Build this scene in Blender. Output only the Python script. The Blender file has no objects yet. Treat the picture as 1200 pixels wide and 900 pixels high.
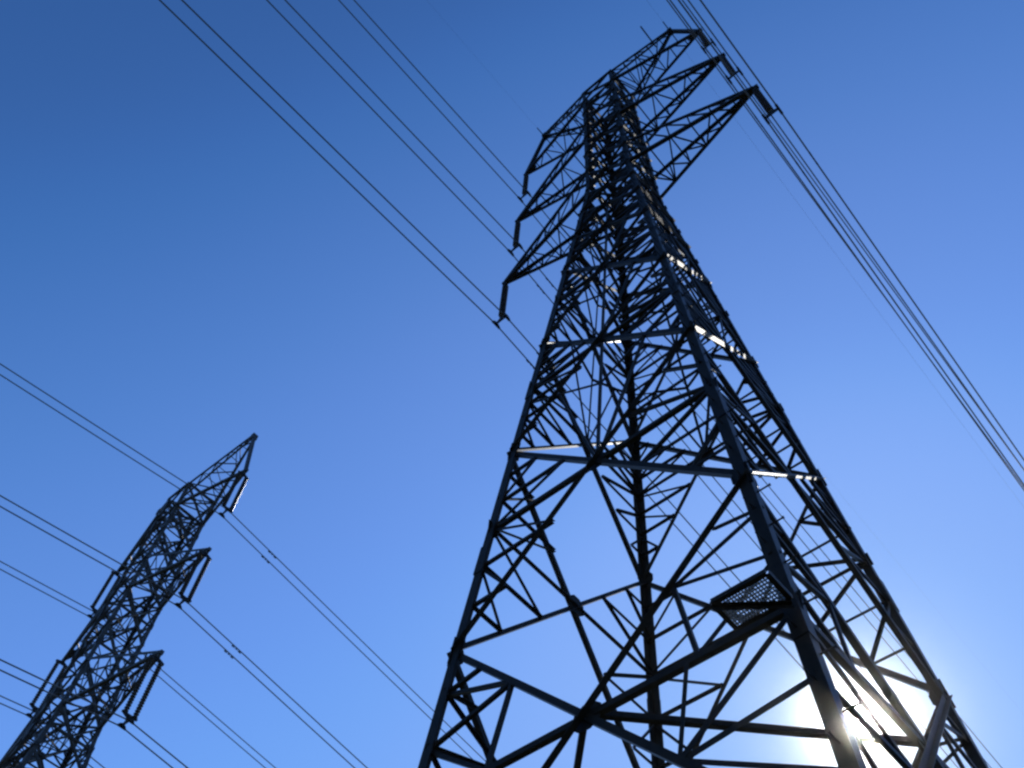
import bpy, math, random
from mathutils import Vector, Matrix

# ------------------------------------------------------------------ camera, sky, sun, exposure
S = bpy.context.scene
COL = S.collection
CAM_H = 1.6
cam_data = bpy.data.cameras.new('camera')
cam = bpy.data.objects.new('camera', cam_data)
COL.objects.link(cam)
S.camera = cam
cam_data.sensor_width = 36.0
cam_data.lens = 36.0 * 1114.0 / 1200.0
cam_data.clip_start = 0.05
cam_data.clip_end = 20000.0
CR = Vector((0.99549819, -0.08165933, 0.04811547))
CU = Vector((-0.0947805, -0.85768391, 0.50536616))
CF = Vector((0.0, 0.50765151, 0.8615625))
cam.matrix_world = Matrix((
    (CR.x, CU.x, -CF.x, 0.0),
    (CR.y, CU.y, -CF.y, 0.0),
    (CR.z, CU.z, -CF.z, CAM_H),
    (0, 0, 0, 1)))

SUN_EL = math.radians(38.51)
SUN_AZ = math.radians(27.04)          # from +Y towards +X
SUN_DIR = Vector((math.sin(SUN_AZ) * math.cos(SUN_EL), math.cos(SUN_AZ) * math.cos(SUN_EL), math.sin(SUN_EL)))

W = bpy.data.worlds.new('World')
S.world = W
W.use_nodes = True
nt = W.node_tree
bg = nt.nodes['Background']
sky = nt.nodes.new('ShaderNodeTexSky')
sky.sky_type = 'NISHITA'
sky.sun_disc = False
sky.sun_elevation = SUN_EL
sky.sun_rotation = SUN_AZ
sky.altitude = 100.0
sky.air_density = 1.0
sky.dust_density = 0.25
sky.ozone_density = 5.0
SKY_S = 0.15
pre = nt.nodes.new('ShaderNodeVectorMath')
pre.operation = 'SCALE'
pre.inputs['Scale'].default_value = SKY_S
crv = nt.nodes.new('ShaderNodeRGBCurve')          # the camera's tone response for the clear sky
cm = crv.mapping
cm.use_clip = False
cm.extend = 'EXTRAPOLATED'
for ci, ptsc in enumerate((
        ((0, 0), (.09, .034), (.12, .076), (.15, .118), (.2, .160), (.28, .22), (.45, .26), (.7, .33), (1, .42)),
        ((0, 0), (.17, .112), (.2, .168), (.25, .25), (.3, .31), (.38, .395), (.55, .46), (.8, .54), (1, .60)),
        ((0, 0), (.36, .35), (.41, .47), (.48, .62), (.54, .73), (.7, .92), (.85, .96), (1, .99)))):
    cu = cm.curves[ci]
    cu.points[0].location = ptsc[0]
    cu.points[1].location = ptsc[-1]
    for q in ptsc[1:-1]:
        cu.points.new(*q)
cm.update()
post = nt.nodes.new('ShaderNodeVectorMath')
post.operation = 'SCALE'
post.inputs['Scale'].default_value = 1.0 / SKY_S
nt.links.new(sky.outputs['Color'], pre.inputs[0])
nt.links.new(pre.outputs['Vector'], crv.inputs['Color'])
nt.links.new(crv.outputs['Color'], post.inputs[0])
nt.links.new(post.outputs['Vector'], bg.inputs['Color'])
bg.inputs['Strength'].default_value = SKY_S

sl = bpy.data.lights.new('sun', 'SUN')
sl.energy = 4.0
sl.angle = math.radians(0.53)
sl.color = (1.0, 0.95, 0.87)
sun = bpy.data.objects.new('sun', sl)
COL.objects.link(sun)
sun.rotation_mode = 'QUATERNION'
sun.rotation_quaternion = SUN_DIR.to_track_quat('Z', 'Y')

S.view_settings.view_transform = 'Standard'
S.view_settings.look = 'None'
S.view_settings.gamma = 1.0
S.view_settings.use_curve_mapping = False
S.view_settings.exposure = 0.0
S.render.engine = 'CYCLES'
S.cycles.filter_width = 2.5
S.cycles.max_bounces = 5
S.cycles.volume_bounces = 0

# ------------------------------------------------------------------ helpers
U = 1.9                                # metres per survey unit
PSI = math.radians(-45.674)
rnd = random.Random(7)


def material(name, base, base2, metallic, rough, scale=6.0, bump=0.0, spec=0.5):
    m = bpy.data.materials.new(name)
    m.use_nodes = True
    n = m.node_tree
    b = n.nodes['Principled BSDF']
    tc = n.nodes.new('ShaderNodeTexCoord')
    no = n.nodes.new('ShaderNodeTexNoise')
    no.inputs['Scale'].default_value = scale
    no.inputs['Detail'].default_value = 6
    no.inputs['Roughness'].default_value = 0.7
    ra = n.nodes.new('ShaderNodeValToRGB')
    ra.color_ramp.elements[0].position = 0.35
    ra.color_ramp.elements[1].position = 0.68
    ra.color_ramp.elements[0].color = (*base, 1)
    ra.color_ramp.elements[1].color = (*base2, 1)
    n.links.new(tc.outputs['Object'], no.inputs['Vector'])
    n.links.new(no.outputs['Fac'], ra.inputs['Fac'])
    n.links.new(ra.outputs['Color'], b.inputs['Base Color'])
    b.inputs['Metallic'].default_value = metallic
    b.inputs['Specular IOR Level'].default_value = spec
    mr = n.nodes.new('ShaderNodeMapRange')
    mr.inputs['To Min'].default_value = rough - 0.08
    mr.inputs['To Max'].default_value = rough + 0.1
    n.links.new(no.outputs['Fac'], mr.inputs['Value'])
    n.links.new(mr.outputs['Result'], b.inputs['Roughness'])
    if bump:
        bu = n.nodes.new('ShaderNodeBump')
        bu.inputs['Distance'].default_value = bump
        n.links.new(no.outputs['Fac'], bu.inputs['Height'])
        n.links.new(bu.outputs['Normal'], b.inputs['Normal'])
    return m


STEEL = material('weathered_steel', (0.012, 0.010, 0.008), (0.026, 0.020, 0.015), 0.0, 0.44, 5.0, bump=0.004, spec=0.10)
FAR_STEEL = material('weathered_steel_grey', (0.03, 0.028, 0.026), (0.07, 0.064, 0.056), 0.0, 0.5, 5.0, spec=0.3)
INSUL = material('insulator_glaze', (0.028, 0.022, 0.020), (0.05, 0.038, 0.032), 0.0, 0.22, 9.0)
WIRE = material('aluminium_wire', (0.07, 0.075, 0.085), (0.12, 0.125, 0.135), 0.2, 0.5, 4.0)
MESHM = material('galvanised_mesh', (0.28, 0.28, 0.28), (0.4, 0.4, 0.4), 0.3, 0.5, 12.0)
CONCRETE = material('concrete', (0.25, 0.24, 0.22), (0.36, 0.35, 0.33), 0.0, 0.9, 3.0, 0.01)


class MB:
    def __init__(self):
        self.v = []
        self.f = []

    def prism(self, prof, a, b, x, y):
        """extrude a closed 2-D profile (list of (px,py) in axes x,y) from a to b"""
        o = len(self.v)
        n = len(prof)
        for base in (a, b):
            for px, py in prof:
                self.v.append(base + x * px + y * py)
        for i in range(n):
            j = (i + 1) % n
            self.f.append((o + i, o + j, o + n + j, o + n + i))
        self.f.append(tuple(o + i for i in reversed(range(n))))
        self.f.append(tuple(o + n + i for i in range(n)))

    def angle(self, a, b, w, t, n1, n2=None, centre=True):
        """rolled steel angle from a to b: one flange lies at right angles to n1, the other points along n1"""
        d = (b - a)
        if d.length < 1e-4:
            return
        d = d.normalized()
        y = (n1 - d * n1.dot(d)).normalized()
        x = y.cross(d).normalized()
        if n2 is not None and x.dot(n2) < 0:
            x = -x
        s = -w / 2 if centre else 0.0
        prof = [(s, 0), (s + w, 0), (s + w, t), (s + t, t), (s + t, w), (s, w)]
        self.prism(prof, a, b, x, y)

    def leg(self, a, b, w, t, fx, fy):
        d = (b - a).normalized()
        x = (fx - d * fx.dot(d)).normalized()
        y = (fy - d * fy.dot(d)).normalized()
        prof = [(0, 0), (w, 0), (w, t), (t, t), (t, w), (0, w)]
        self.prism(prof, a, b, x, y)

    def bar(self, a, b, r, seg=6):
        d = (b - a).normalized()
        ref = Vector((0, 0, 1)) if abs(d.z) < 0.9 else Vector((1, 0, 0))
        x = d.cross(ref).normalized()
        y = x.cross(d)
        self.prism([(r * math.cos(2 * math.pi * i / seg), r * math.sin(2 * math.pi * i / seg)) for i in range(seg)], a, b, x, y)

    def plate(self, pts, n, t):
        """polygon plate of thickness t along n"""
        o = len(self.v)
        k = len(pts)
        for p in pts:
            self.v.append(p - n * t / 2)
        for p in pts:
            self.v.append(p + n * t / 2)
        for i in range(k):
            j = (i + 1) % k
            self.f.append((o + i, o + j, o + k + j, o + k + i))
        self.f.append(tuple(o + i for i in reversed(range(k))))
        self.f.append(tuple(o + k + i for i in range(k)))

    def box(self, c, x, y, z):
        """box with half-extent vectors"""
        self.plate([c - x - y, c + x - y, c + x + y, c - x + y], z.normalized(), 2 * z.length)

    def lathe(self, c, axis, prof, seg=14):
        d = axis.normalized()
        ref = Vector((1, 0, 0)) if abs(d.x) < 0.9 else Vector((0, 1, 0))
        x = d.cross(ref).normalized()
        y = x.cross(d)
        o = len(self.v)
        for (r, h) in prof:
            for i in range(seg):
                a = 2 * math.pi * i / seg
                self.v.append(c + d * h + x * (r * math.cos(a)) + y * (r * math.sin(a)))
        m = len(prof)
        for k in range(m - 1):
            for i in range(seg):
                j = (i + 1) % seg
                self.f.append((o + k * seg + i, o + k * seg + j, o + (k + 1) * seg + j, o + (k + 1) * seg + i))
        self.f.append(tuple(o + i for i in reversed(range(seg))))
        self.f.append(tuple(o + (m - 1) * seg + i for i in range(seg)))

    def tube(self, pts, r, seg=6):
        o = len(self.v)
        n = len(pts)
        for k, p in enumerate(pts):
            d = (pts[min(k + 1, n - 1)] - pts[max(k - 1, 0)]).normalized()
            ref = Vector((0, 0, 1)) if abs(d.z) < 0.9 else Vector((1, 0, 0))
            x = d.cross(ref).normalized()
            y = x.cross(d)
            for i in range(seg):
                a = 2 * math.pi * i / seg
                self.v.append(p + x * (r * math.cos(a)) + y * (r * math.sin(a)))
        for k in range(n - 1):
            for i in range(seg):
                j = (i + 1) % seg
                self.f.append((o + k * seg + i, o + k * seg + j, o + (k + 1) * seg + j, o + (k + 1) * seg + i))
        self.f.append(tuple(o + i for i in reversed(range(seg))))
        self.f.append(tuple(o + (n - 1) * seg + i for i in range(seg)))

    def build(self, name, mat, parent=None, smooth=False):
        me = bpy.data.meshes.new(name)
        me.from_pydata([tuple(p) for p in self.v], [], self.f)
        me.materials.append(mat)
        me.update()
        if smooth:
            for p in me.polygons:
                p.use_smooth = True
        o = bpy.data.objects.new(name, me)
        COL.objects.link(o)
        if parent is not None:
            o.parent = parent
        return o


def tag(o, label, cat, group=None, kind=None):
    if label:
        o['label'] = label
    if cat:
        o['category'] = cat
    if group:
        o['group'] = group
    if kind:
        o['kind'] = kind
    return o


def empty(name, loc, rot=0.0):
    o = bpy.data.objects.new(name, None)
    COL.objects.link(o)
    o.location = loc
    o.rotation_euler = (0, 0, rot)
    return o


# ------------------------------------------------------------------ ground
g = MB()
g.v = [Vector((-6000, -6000, 0)), Vector((6000, -6000, 0)), Vector((6000, 6000, 0)), Vector((-6000, 6000, 0))]
g.f = [(0, 1, 2, 3)]
GRASS = material('meadow_ground', (0.025, 0.04, 0.014), (0.06, 0.06, 0.028), 0.0, 0.95, 0.35, 0.05)
go = g.build('ground', GRASS)
tag(go, None, None, kind='structure')

# ------------------------------------------------------------------ pylon
# survey of the large pylon, in units above the camera: level -> half width
Z_W, Z_T = 14.38, 20.75
H_T = 0.385
GROUND_Z = -CAM_H / U


def half(z):
    hw = 1 - 0.0804 * (Z_W - 7.116)
    if z <= Z_W:
        return 1 - 0.0804 * (z - 7.116)
    return hw + (H_T - hw) * (z - Z_W) / (Z_T - Z_W)


ARMS = [(14.61, 2.459), (17.31, 2.335), (19.97, 2.250)]
HORN = (21.815, 1.765)
CORNERS = {'a': (-1, -1), 'b': (1, -1), 'c': (1, 1), 'd': (-1, 1)}
ORDER = ['a', 'b', 'c', 'd']
LI = 1.428


def lerp(a, b, t):
    return a + (b - a) * t


def build_pylon(name, label, loc, zb, levels, mat, step_leg, platform, sub_big):
    root = empty(name, loc, PSI)
    tag(root, label, 'pylon')

    def pt(u, v, z):
        return Vector((u * U, v * U, (z - zb) * U))

    def corner(k, z, inset=0.0):
        hh = half(z) - inset
        return pt(CORNERS[k][0] * hh, CORNERS[k][1] * hh, z)

    # legs: rolled angles, heavier towards the ground, with splice plates
    def legw(z):
        return 0.15 if z < 9.3 else 0.145 if z < Z_W else 0.13
    cuts = [z for z in (zb, 3.35, 5.6, 8.2, 11.3, Z_W, 17.31, Z_T) if z >= zb]
    for k in ORDER:
        m = MB()
        fx = Vector((-CORNERS[k][0], 0, 0))
        fy = Vector((0, -CORNERS[k][1], 0))
        for z0, z1 in zip(cuts[:-1], cuts[1:]):
            w = legw((z0 + z1) / 2)
            m.leg(corner(k, z0), corner(k, z1), w, 0.018, fx, fy)
        leg = m.build('leg', mat, root)
        for z in cuts[1:-1]:
            sp = MB()
            w = legw(z - 0.1) + 0.012
            a = corner(k, z - 0.16, -0.007)
            b = corner(k, z + 0.16, -0.007)
            sp.leg(a, b, w, 0.012, fx, fy)
            sp.build('splice_plate', mat, leg)
        f_ = MB()
        base = corner(k, zb) + Vector((CORNERS[k][0] * -0.05, CORNERS[k][1] * -0.05, 0))
        f_.lathe(base + Vector((0, 0, -0.3)), Vector((0, 0, 1)), [(0.45, 0), (0.45, 0.45), (0.30, 0.62)], 16)
        f_.build('footing', CONCRETE, root)
        if k == step_leg:
            n = 0
            z = 2.55
            while z < 19.5 and n < 98:
                p = corner(k, z)
                w = legw(z)
                side = n % 2
                if side:
                    q = p + Vector((0, -CORNERS[k][1] * w * 0.55, 0))
                    dvec = Vector((CORNERS[k][0], 0, 0))
                else:
                    q = p + Vector((-CORNERS[k][0] * w * 0.55, 0, 0))
                    dvec = Vector((0, CORNERS[k][1], 0))
                s = MB()
                s.bar(q - dvec * 0.03, q + dvec * 0.15, 0.011, 6)
                s.bar(q + dvec * 0.15, q + dvec * 0.165, 0.018, 6)
                s.build('step_bolt', mat, leg)
                z += 0.175
                n += 1

    # faces
    for i in range(4):
        A, B = ORDER[i], ORDER[(i + 1) % 4]
        mid = (Vector((CORNERS[A][0] + CORNERS[B][0], CORNERS[A][1] + CORNERS[B][1], 0)) / 2)
        nout = mid.normalized()

        def c(k, z):
            return corner(k, z) - nout * 0.02
        for (z0, z1, nsub, w) in levels:
            m = MB()
            gp = MB()
            t = max(0.007, w * 0.1)
            h0, h1 = half(z0), half(z1)
            zm = z0 + (z1 - z0) * h0 / (h0 + h1)
            A0, A1, B0, B1, AM, BM = c(A, z0), c(A, z1), c(B, z0), c(B, z1), c(A, zm), c(B, zm)
            N = (AM + BM) / 2
            m.angle(A0, B1, w, t, nout)                      # outer diagonal
            inn = nout * 0.014
            m.angle(B0 - inn, A1 - inn, w, t, -nout)          # inner diagonal
            horiz = True
            if horiz and nsub > 1:
                m.angle(AM - inn * 2, BM - inn * 2, w * 0.9, t, -nout, Vector((0, 0, 1)))
            else:
                m.angle(A0 - inn * 2, B0 - inn * 2, w * 0.9, t, -nout, Vector((0, 0, 1)))
            # gusset at the crossing and at the legs
            up = (A1 - A0).normalized()
            ri = (B0 - A0).normalized()
            if nsub:
                s = (0.10 + w * 0.9) if z0 < 11 else 0.11
                gp.plate([N + ri * s * x - nout * 0.05 + up * s * y for x, y in ((-1, -.5), (-.4, -1), (.4, -1), (1, -.5), (1, .5), (.4, 1), (-.4, 1), (-1, .5))], nout, 0.010)
                for P, sg, kk in ((A0, 1, A), (B0, -1, B), (A1, 1, A), (B1, -1, B)):
                    s = (0.15 + w * 0.8) if z0 < 11 else 0.13
                    lu = (corner(kk, z1) - corner(kk, z0)).normalized()
                    m.plate([P + ri * sg * s * x + lu * s * y + nout * 0.009 for x, y in ((-.12, -1.1), (.5, -1.0), (1, -.3), (1, .3), (.5, 1.0), (-.12, 1.1))], nout, 0.010)
                for P, sg in ((AM, 1), (BM, -1)):
                    s = 0.13
                    m.plate([P + ri * sg * s * x + up * s * y - nout * 0.03 for x, y in ((-.3, -1), (1, -1), (1, 1), (-.3, 1))], nout, 0.010)
            # redundant members: zigzags between leg and diagonal in the four side triangles
            if nsub:
                wr = 0.05 if z0 < 9 else 0.045
                tr = 0.006
                for (P, M_) in ((A0, AM), (A1, AM), (B0, BM), (B1, BM)):
                    if abs(z0 - 2.0) < 0.01 and P in (A0, B0) and A == 'a':
                        off = nout * 0.03
                        D, H = lerp(N, P, 0.40), lerp(N, M_, 0.5)
                        m.angle(D - off, M_ - off, 0.065, 0.007, -nout)
                        m.angle(D - off * 1.4, lerp(M_, P, 0.33) - off * 1.4, 0.065, 0.007, -nout)
                        for a_, b_ in ((D, lerp(M_, P, 0.72)), (D, H), (lerp(D, P, 0.5), lerp(M_, P, 0.72))):
                            m.angle(a_ - off, b_ - off, wr, tr, -nout)
                        continue
                    if abs(z0 - 2.0) < 0.01 and P in (A1, B1):
                        # wide bottom panel: fan from the middle of the diagonal
                        off = nout * 0.03
                        D, H = lerp(N, P, 0.5), lerp(N, M_, 0.55)
                        l1, l2 = lerp(P, M_, 0.3), lerp(P, M_, 0.66)
                        for a_, b_ in ((D, l1), (D, l2), (D, H), (H, l2), (lerp(P, D, 0.5), l1)):
                            m.angle(a_ - off, b_ - off, wr, tr, -nout)
                        continue
                    # P corner of panel on the leg, M_ leg at crossing level, N the crossing
                    ls = [lerp(M_, P, q / nsub) for q in range(nsub)]            # on the leg
                    ds = [lerp(N, P, q / nsub) for q in range(nsub)]             # on the diagonal
                    off = nout * 0.03
                    for q in range(1, nsub):
                        m.angle(ls[q - 1] - off, ds[q] - off, wr, tr, -nout)
                        m.angle(ds[q] - off, ls[q] - off, wr, tr, -nout)
            # between two stacked crossings: a central hanger with sub-horizontals and fans
            if (7 < z0 < 13.2 and A == 'a') or 9 < z0 < 13.2:
                zq = z0 - (2.453 if z0 < 8 else 2.111 if z0 < 10 else 2.057 if z0 < 12 else 1.166)
                hq0, hq1 = half(zq), half(z0)
                zn = zq + (z0 - zq) * hq0 / (hq0 + hq1)
                NB = (c(A, zn) + c(B, zn)) / 2
                off = nout * 0.035
                DA, DB = lerp(A0, N, 0.5), lerp(B0, N, 0.5)
                CM = lerp(N, NB, 0.42)
                for a_, b_ in ((N, NB), (DA, CM), (CM, DB), (DA, NB), (DB, NB)):
                    m.angle(a_ - off, b_ - off, 0.045, 0.006, -nout)
            br = m.build('cross_brace', mat, root)
            if nsub:
                gp.build('gusset_plate', mat, br)

    # plan bracing: a diamond at each crossing level, a cross at the waist
    for (z0, z1, nsub, w) in levels:
        if z0 > 4.6:
            continue
        m = MB()
        h0, h1 = half(z0), half(z1)
        zm = z0 + (z1 - z0) * h0 / (h0 + h1)
        hm = half(zm) - 0.03
        mids = [pt(0, -hm, zm), pt(hm, 0, zm), pt(0, hm, zm), pt(-hm, 0, zm)]
        for q in range(4):
            m.angle(mids[q], mids[(q + 1) % 4], 0.07 if w > 0.08 else 0.05, 0.007, Vector((0, 0, 1)))
        m.build('plan_brace', mat, root)
    for z in (Z_W, 17.31, 19.97):
        m = MB()
        hh = half(z) - 0.02
        m.angle(pt(-hh, -hh, z), pt(hh, hh, z), 0.06, 0.007, Vector((0, 0, 1)))
        m.angle(pt(hh, -hh, z - 0.01), pt(-hh, hh, z - 0.01), 0.06, 0.007, Vector((0, 0, 1)))
        m.build('plan_brace', mat, root)
    m = MB()
    for i in range(4):
        A, B = ORDER[i], ORDER[(i + 1) % 4]
        m.angle(corner(A, Z_T), corner(B, Z_T), 0.09, 0.009, Vector((0, 0, -1)))
    m.build('top_frame', mat, root)

    # cross arms
    ups = [15.5, 18.3, None]
    for k, (za, la) in enumerate(ARMS):
        zl = (Z_W, 17.31, 19.97)[k]
        hl = half(zl)
        for sd in (-1, 1):
            arm = MB()
            tip = pt(sd * la, 0, za)
            tv = 0.075 / U * 1.0
            tips = {-1: pt(sd * la, -tv, za), 1: pt(sd * la, tv, za)}
            lows = {q: pt(sd * hl, q * hl, zl) for q in (-1, 1)}
            if ups[k]:
                hu = half(ups[k])
                tops = {q: pt(sd * hu, q * hu, ups[k] - 0.12) for q in (-1, 1)}
            else:
                tops = {q: pt(sd * HORN[1], q * 0.04, HORN[0] - 0.05) for q in (-1, 1)}
            for q in (-1, 1):
                arm.angle(lows[q], tips[q], 0.11, 0.010, Vector((0, -q, 0)), Vector((0, 0, 1)))
                arm.angle(tops[q], tips[q], 0.10, 0.008, Vector((0, -q, 0)), Vector((0, 0, -1)))
            ao = arm.build('cross_arm', mat, root)
            lac = MB()
            nb = 6
            pts_l = {q: [lerp(lows[q], tips[q], j / nb) for j in range(nb + 1)] for q in (-1, 1)}
            if ups[k]:
                pts_u = {q: [lerp(tops[q], tips[q], j / nb) for j in range(nb + 1)] for q in (-1, 1)}
            # bottom lacing
            for j in range(nb):
                s = 1 if j % 2 else -1
                e = Vector((0, 0, 0.02))
                lac.angle(pts_l[s][j] + e, pts_l[-s][j + 1] + e, 0.045, 0.006, Vector((0, 0, 1)))
                if 0 < j:
                    lac.angle(pts_l[1][j] + e * 1.6, pts_l[-1][j] + e * 1.6, 0.045, 0.006, Vector((0, 0, 1)))
            if ups[k]:
                for q in (-1, 1):
                    e = Vector((0, -q * 0.03, 0))
                    for j in range(1, nb):
                        lac.angle(pts_u[q][j] + e, pts_l[q][j] + e, 0.04, 0.005, Vector((0, -q, 0)))
                        lac.angle(pts_l[q][j] + e, pts_u[q][j - 1] + e, 0.04, 0.005, Vector((0, -q, 0)))
            lac.build('lacing', mat, ao)
            tp = MB()
            tp.plate([tip + Vector((sd * x, 0, z)) for x, z in ((-.42, -.06), (.12, -.10), (.14, .03), (-.25, .16), (-.5, .14))], Vector((0, 1, 0)), 0.12)
            tp.box(tip + Vector((0, 0, -0.10)), Vector((0.05, 0, 0)), Vector((0, 0.05, 0)), Vector((0, 0, 0.10)))
            tp.build('tip_plate', mat, ao)
    # horns that carry the earth wires
    for sd in (-1, 1):
        m = MB()
        tipz, tipl = HORN[0], HORN[1]
        tip = {q: pt(sd * tipl, q * 0.05, tipz) for q in (-1, 1)}
        up_ = {q: pt(sd * half(Z_T), q * half(Z_T), Z_T) for q in (-1, 1)}
        lo_ = {q: pt(sd * half(19.97), q * half(19.97), 20.15) for q in (-1, 1)}
        lt = {q: pt(sd * tipl * 0.98, q * 0.05, tipz - 0.16) for q in (-1, 1)}
        for q in (-1, 1):
            m.angle(up_[q], tip[q], 0.085, 0.009, Vector((0, -q, 0)), Vector((0, 0, -1)))
            m.angle(lo_[q], lt[q], 0.075, 0.008, Vector((0, -q, 0)), Vector((0, 0, 1)))
        ho = m.build('earth_wire_arm', mat, root)
        lac = MB()
        nb = 5
        UQ = {q: [lerp(up_[q], tip[q], j / nb) for j in range(nb + 1)] for q in (-1, 1)}
        LQ = {q: [lerp(lo_[q], lt[q], j / nb) for j in range(nb + 1)] for q in (-1, 1)}
        for j in range(nb):
            for q in (-1, 1):
                e = Vector((0, -q * 0.03, 0))
                lac.angle(UQ[q][j] + e, LQ[q][j + 1] + e, 0.04, 0.005, Vector((0, -q, 0)))
                if j:
                    lac.angle(UQ[q][j] + e * 1.5, LQ[q][j] + e * 1.5, 0.04, 0.005, Vector((0, -q, 0)))
            s = 1 if j % 2 else -1
            e = Vector((0, 0, 0.02))
            lac.angle(UQ[s][j] - e, UQ[-s][j + 1] - e, 0.04, 0.005, Vector((0, 0, -1)))
            lac.angle(LQ[s][j] + e, LQ[-s][j + 1] + e, 0.04, 0.005, Vector((0, 0, 1)))
            if j:
                lac.angle(UQ[1][j] - e * 1.5, UQ[-1][j] - e * 1.5, 0.04, 0.005, Vector((0, 0, -1)))
        lac.build('lacing', mat, ho)
        tp = MB()
        tc_ = pt(sd * tipl, 0, tipz - 0.08)
        tp.box(tc_, Vector((0.10, 0, 0)), Vector((0, 0.13, 0)), Vector((0, 0, 0.16)))
        tp.build('tip_plate', mat, ho)
        if platform and sd > 0:
            rd = MB()
            q0 = lerp(up_[-1], tip[-1], 0.7)
            rd.bar(q0 + Vector((0, 0.3, 0)), q0 + Vector((0, -0.75, 0.05)), 0.03)
            rd.build('rod', mat, ho)
    if platform:
        z = 3.36
        u0, u1, v0, v1 = 1.0, 1.30, -1.57, -1.37
        pf = MB()
        for a, b in (((u0, v0), (u1, v0)), ((u1, v0), (u1, v1)), ((u1, v1), (u0, v1)), ((u0, v1), (u0, v0))):
            pf.angle(pt(a[0], a[1], z), pt(b[0], b[1], z), 0.05, 0.007, Vector((0, 0, 1)))
        pf.angle(pt(u0, v0, z), pt(u1, v1, z) + Vector((0, 0, -0.03)), 0.05, 0.006, Vector((0, 0, -1)))
        po = pf.build('rest_platform', mat, root)
        gr = MB()
        a = pt(u0, v0, z + 0.012)
        b = pt(u1, v1, z + 0.012)
        n = 0
        x = a.x
        while x < b.x:
            gr.box(Vector((x, (a.y + b.y) / 2, a.z)), Vector((0.006, 0, 0)), Vector((0, (b.y - a.y) / 2, 0)), Vector((0, 0, 0.008)))
            x += 0.032
        y = a.y
        while y < b.y:
            gr.box(Vector(((a.x + b.x) / 2, y, a.z + 0.0175)), Vector(((b.x - a.x) / 2, 0, 0)), Vector((0, 0.005, 0)), Vector((0, 0, 0.008)))
            y += 0.04
        gr.build('mesh_panel', MESHM, po)

    return root


T1 = Vector((1.4568 * U, 4.8835 * U, 0.0))
T2 = Vector((-7.1111 * U, 14.0833 * U, 0.0))
ZB1 = GROUND_Z
ZB2 = GROUND_Z + 3.547

LV1 = [(GROUND_Z, 2.0, 3, 0.12), (2.0, 4.66, 3, 0.082), (4.66, 7.116, 3, 0.08), (7.116, 9.227, 4, 0.08),
       (9.227, 11.284, 4, 0.08), (11.284, 12.45, 3, 0.08), (12.45, 13.45, 3, 0.08), (13.45, Z_W, 3, 0.075),
       (Z_W, 15.36, 2, 0.08), (15.36, 16.34, 2, 0.08), (16.34, 17.31, 2, 0.08),
       (17.31, 18.2, 2, 0.08), (18.2, 19.1, 2, 0.08), (19.1, 19.97, 2, 0.08), (19.97, Z_T, 0, 0.08)]
LV2 = [(ZB2, 4.66, 3, 0.11)] + LV1[2:]

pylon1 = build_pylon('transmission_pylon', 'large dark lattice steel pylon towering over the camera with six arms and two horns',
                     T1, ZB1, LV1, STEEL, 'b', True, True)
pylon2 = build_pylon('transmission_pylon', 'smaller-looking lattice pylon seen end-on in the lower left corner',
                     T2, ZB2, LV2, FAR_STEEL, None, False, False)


# ------------------------------------------------------------------ insulators and wires
def world(base, zb, u, v, z):
    c_, s_ = math.cos(PSI), math.sin(PSI)
    return Vector((base.x + (c_ * u - s_ * v) * U, base.y + (s_ * u + c_ * v) * U, (z - zb) * U))


def to_world(base, lx, ly, z):
    c_, s_ = math.cos(PSI), math.sin(PSI)
    return Vector((base.x + c_ * lx - s_ * ly, base.y + s_ * lx + c_ * ly, z))


def disc_string(n, top, bottom, k=1.0):
    """chain of cap-and-pin discs hanging from z=top to z=bottom (local)"""
    m = MB()
    pitch = (top - bottom) / n
    prof = []
    for i in range(n):
        z = -i * pitch
        prof += [(0.035, z), (0.045, z - pitch * 0.30), (0.105 * k, z - pitch * 0.62), (0.102 * k, z - pitch * 0.72), (0.05, z - pitch * 0.78), (0.02, z - pitch * 0.98)]
    m.lathe(Vector((0, 0, top)), Vector((0, 0, 1)), prof, 14)
    return m


BUNDLE = 0.20      # half spacing of the twin wires


def insulator(base, zb, u, z, double, label):
    P = world(base, zb, u, 0, z)
    root = empty('insulator_string', P, PSI)
    tag(root, label, 'insulator', 'insulator strings hanging from the pylon arms')
    L = LI * U
    offs = (-0.17, 0.17) if double else (0.0,)
    for oy in offs:
        o = disc_string(20 if double else 15, -0.30, -L + 0.28, 0.82 if double else 1.0).build('disc_chain', INSUL, root, smooth=False)
        o.location = (0, oy, 0)
    y = MB()
    y.bar(Vector((0, 0, -0.18)), Vector((0, 0, -0.34)), 0.022)
    lo = MB()
    if double:
        y.plate([Vector((0, a, b)) for a, b in ((-.28, -.34), (.28, -.34), (.28, -.26), (0, -.16), (-.28, -.26))], Vector((1, 0, 0)), 0.03)
        lo.plate([Vector((0, a, b - L)) for a, b in ((-.28, .30), (.28, .30), (.28, .24), (0, .12), (-.28, .24))], Vector((1, 0, 0)), 0.03)
    y.build('top_shackle', STEEL, root)
    if double:
        lo.build('link_plate', STEEL, root)
    k = MB()
    k.plate([Vector((a, 0, b - L)) for a, b in ((-BUNDLE - .03, .02), (-.06, .20), (.06, .20), (BUNDLE + .03, .02), (BUNDLE + .03, -.04), (-BUNDLE - .03, -.04))], Vector((0, 1, 0)), 0.03)
    if not double:
        k.bar(Vector((0, 0, -L + 0.34)), Vector((0, 0, -L + 0.16)), 0.022)
    k.build('yoke_plate', STEEL, root)
    for sx in (-1, 1):
        c = MB()
        c.plate([Vector((sx * BUNDLE, a, b - L)) for a, b in ((-.16, -.055), (.16, -.055), (.10, .03), (.03, .07), (-.03, .07), (-.10, .03))], Vector((1, 0, 0)), 0.07)
        c.build('suspension_clamp', STEEL, root)
    return P


SPAN = 300.0


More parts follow.
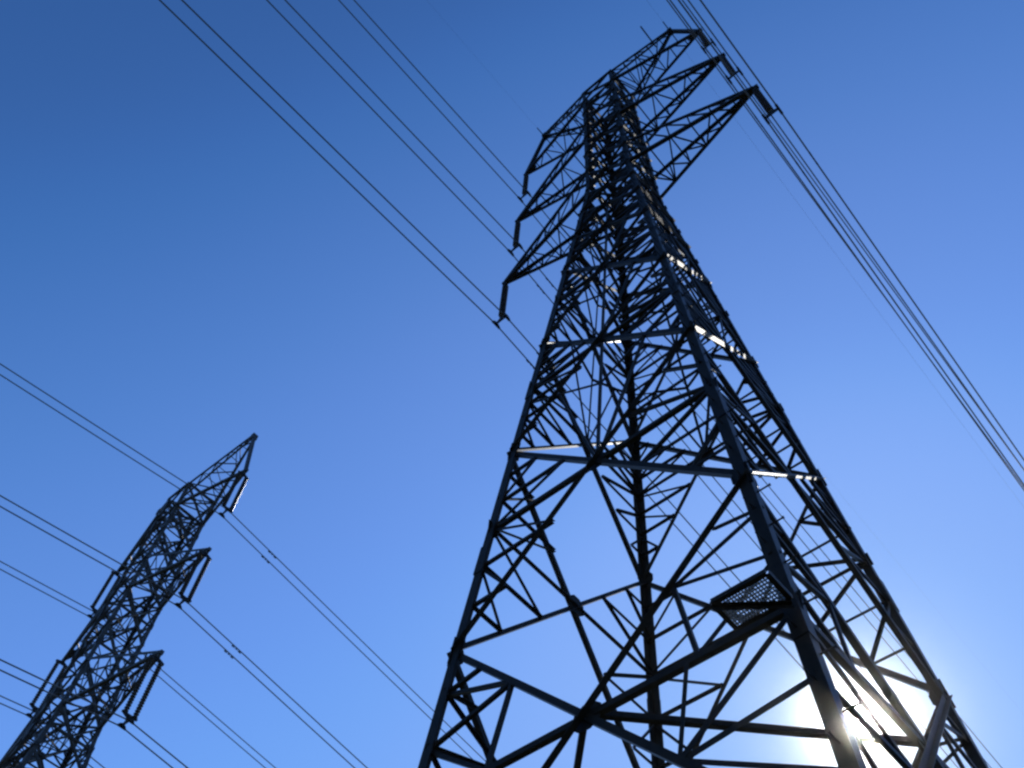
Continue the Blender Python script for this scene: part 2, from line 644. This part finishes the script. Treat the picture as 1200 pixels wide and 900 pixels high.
def conductor(base, zb, u_m, z_m, th_b, th_f, r, label, cat, group, dampers, kind_name='conductor', rod=0.0, az_f=0.0):
    """one wire through the clamp at local (u_m, 0, z_m): a span towards -v (overhead) and a span towards +v"""
    m = MB()
    pts = []

    def at(s):
        th = th_f if s > 0 else th_b
        sp = SPAN
        q = abs(s)
        z = z_m - math.tan(math.radians(th)) * q * (1 - q / sp)
        return to_world(base, u_m + (math.tan(math.radians(az_f)) * s if s > 0 else 0), s, z)
    ss = []
    q = 0.0
    step = 0.6
    while q < SPAN * 0.97:
        ss.append(q)
        q += step
        step = min(step * 1.12, 8.0)
    full = [-x for x in reversed(ss)] + ss[1:]
    m.tube([at(x) for x in full], r, 6)
    o = m.build(kind_name, WIRE, None, smooth=True)
    tag(o, label, cat, group)
    if rod:
        d = MB()
        d.tube([at(x) for x in (-rod, 0, rod)], 0.022, 8)
        d.build('armour_rod', STEEL, o)
    for s in dampers:
        d = MB()
        p = at(s)
        ax = (at(s + 0.1) - at(s - 0.1)).normalized()
        dn = Vector((0, 0, -1))
        d.box(p + dn * 0.03, ax * 0.015, ax.cross(dn).normalized() * 0.02, dn * 0.04)
        c_ = p + dn * 0.065
        d.bar(c_ - ax * 0.18, c_ + ax * 0.18, 0.008)
        d.bar(c_ - ax * 0.21, c_ - ax * 0.10, 0.022, 8)
        d.bar(c_ + ax * 0.10, c_ + ax * 0.21, 0.022, 8)
        d.build('vibration_damper', STEEL, o)
    return at


LEVELN = ['bottom', 'middle', 'top']
RW = 0.021
at_fn = {}
for pyl, base, zb, pname, thb, thf in (
        (1, T1, ZB1, 'the large pylon', {-1: (6.0, 5.0, 3.0), 1: (4, 4, 4)}, {-1: (6.0, 8.5, 8.5), 1: (5.0, 5.0, 5.0)}),
        (2, T2, ZB2, 'the small-looking pylon', {-1: (9.5, 9.5, 9.0), 1: (9.5, 9.5, 9.5)}, {-1: (6.5, 6.5, 6.5), 1: (5.5, 7.5, 8.0)})):
    for k, (za, la) in enumerate(ARMS):
        for sd in (-1, 1):
            if pyl == 1:
                side = 'left' if sd < 0 else 'right'
            else:
                side = 'far' if sd < 0 else 'near'
            arm_name = '%s %s arm of %s' % (side, LEVELN[k], pname)
            insulator(base, zb, sd * la, za, pyl == 2, 'dark insulator string hanging from the ' + arm_name)
            zc = (za - zb) * U - LI * U - 0.03
            for w_, wn in ((-1, 'left'), (1, 'right')):
                if pyl == 2:
                    wn = 'far' if w_ < 0 else 'near'
                lab = '%s wire of the pair clamped under the %s' % (wn, arm_name)
                fn = conductor(base, zb, sd * la * U + w_ * BUNDLE, zc, thb[sd][k], thf[sd][k], RW, lab, 'power line',
                               'paired wires slung between the pylons', (1.6,) if pyl == 1 else (2.4,),
                               az_f=((-0.85, -0.5, -0.1)[k] if (pyl == 1 and sd > 0) else 0.0))
                at_fn[(pyl, k, sd, w_)] = fn
    # earth wires
    for sd in ((-1, 1) if pyl == 1 else ()):
        side = ('left' if sd < 0 else 'right') if pyl == 1 else ('far' if sd < 0 else 'near')
        zc = (HORN[0] - zb) * U - 0.30
        conductor(base, zb, sd * HORN[1] * U, zc, 3.0, 3.5, 0.003 if sd > 0 else 0.002, 'thin single earth wire at the %s horn of %s' % (side, pname),
                  'earth wire', 'earth wires at the pylon tops', (), 'earth_wire', rod=0.55)


def spacer(key, s, label):
    k3 = key[:3]
    a = at_fn[k3 + (-1,)](s)
    b = at_fn[k3 + (1,)](s)
    d = (b - a).normalized()
    ax = (at_fn[k3 + (1,)](s + 0.2) - b).normalized()
    up = d.cross(ax).normalized()
    m = MB()
    m.box((a + b) / 2, d * ((b - a).length / 2 - 0.04), ax * 0.025, up * 0.02)
    o = m.build('spacer', STEEL)
    tag(o, label, 'spacer', 'spacers holding wire pairs apart')
    for p in (a, b):
        c = MB()
        c.box(p, ax * 0.09, d * 0.045, up * 0.045)
        c.build('clamp', STEEL, o)


spacer((2, 2, -1), -7.5, 'small spacer clamping the wire pair just left of the small-looking pylon')
spacer((2, 1, -1), -9.5, 'small spacer on the wire pair by the left picture edge, lower left')

# ------------------------------------------------------------------ haze (added volume; its forward scattering stands in for lens glare round the sun)
hz = MB()
hz.box(Vector((0, 0, 33)), Vector((380, 0, 0)), Vector((0, 380, 0)), Vector((0, 0, 34)))
hm_ = bpy.data.materials.new('glare_haze_air')
hm_.use_nodes = True
hn = hm_.node_tree
hn.nodes.clear()
out = hn.nodes.new('ShaderNodeOutputMaterial')
vol = hn.nodes.new('ShaderNodeVolumePrincipled')
vol.inputs['Color'].default_value = (1.0, 0.97, 0.92, 1)
vol.inputs['Density'].default_value = 0.00045
vol.inputs['Anisotropy'].default_value = 0.995
hn.links.new(vol.outputs['Volume'], out.inputs['Volume'])
ho = hz.build('glare_haze', hm_)
tag(ho, None, None, kind='stuff')
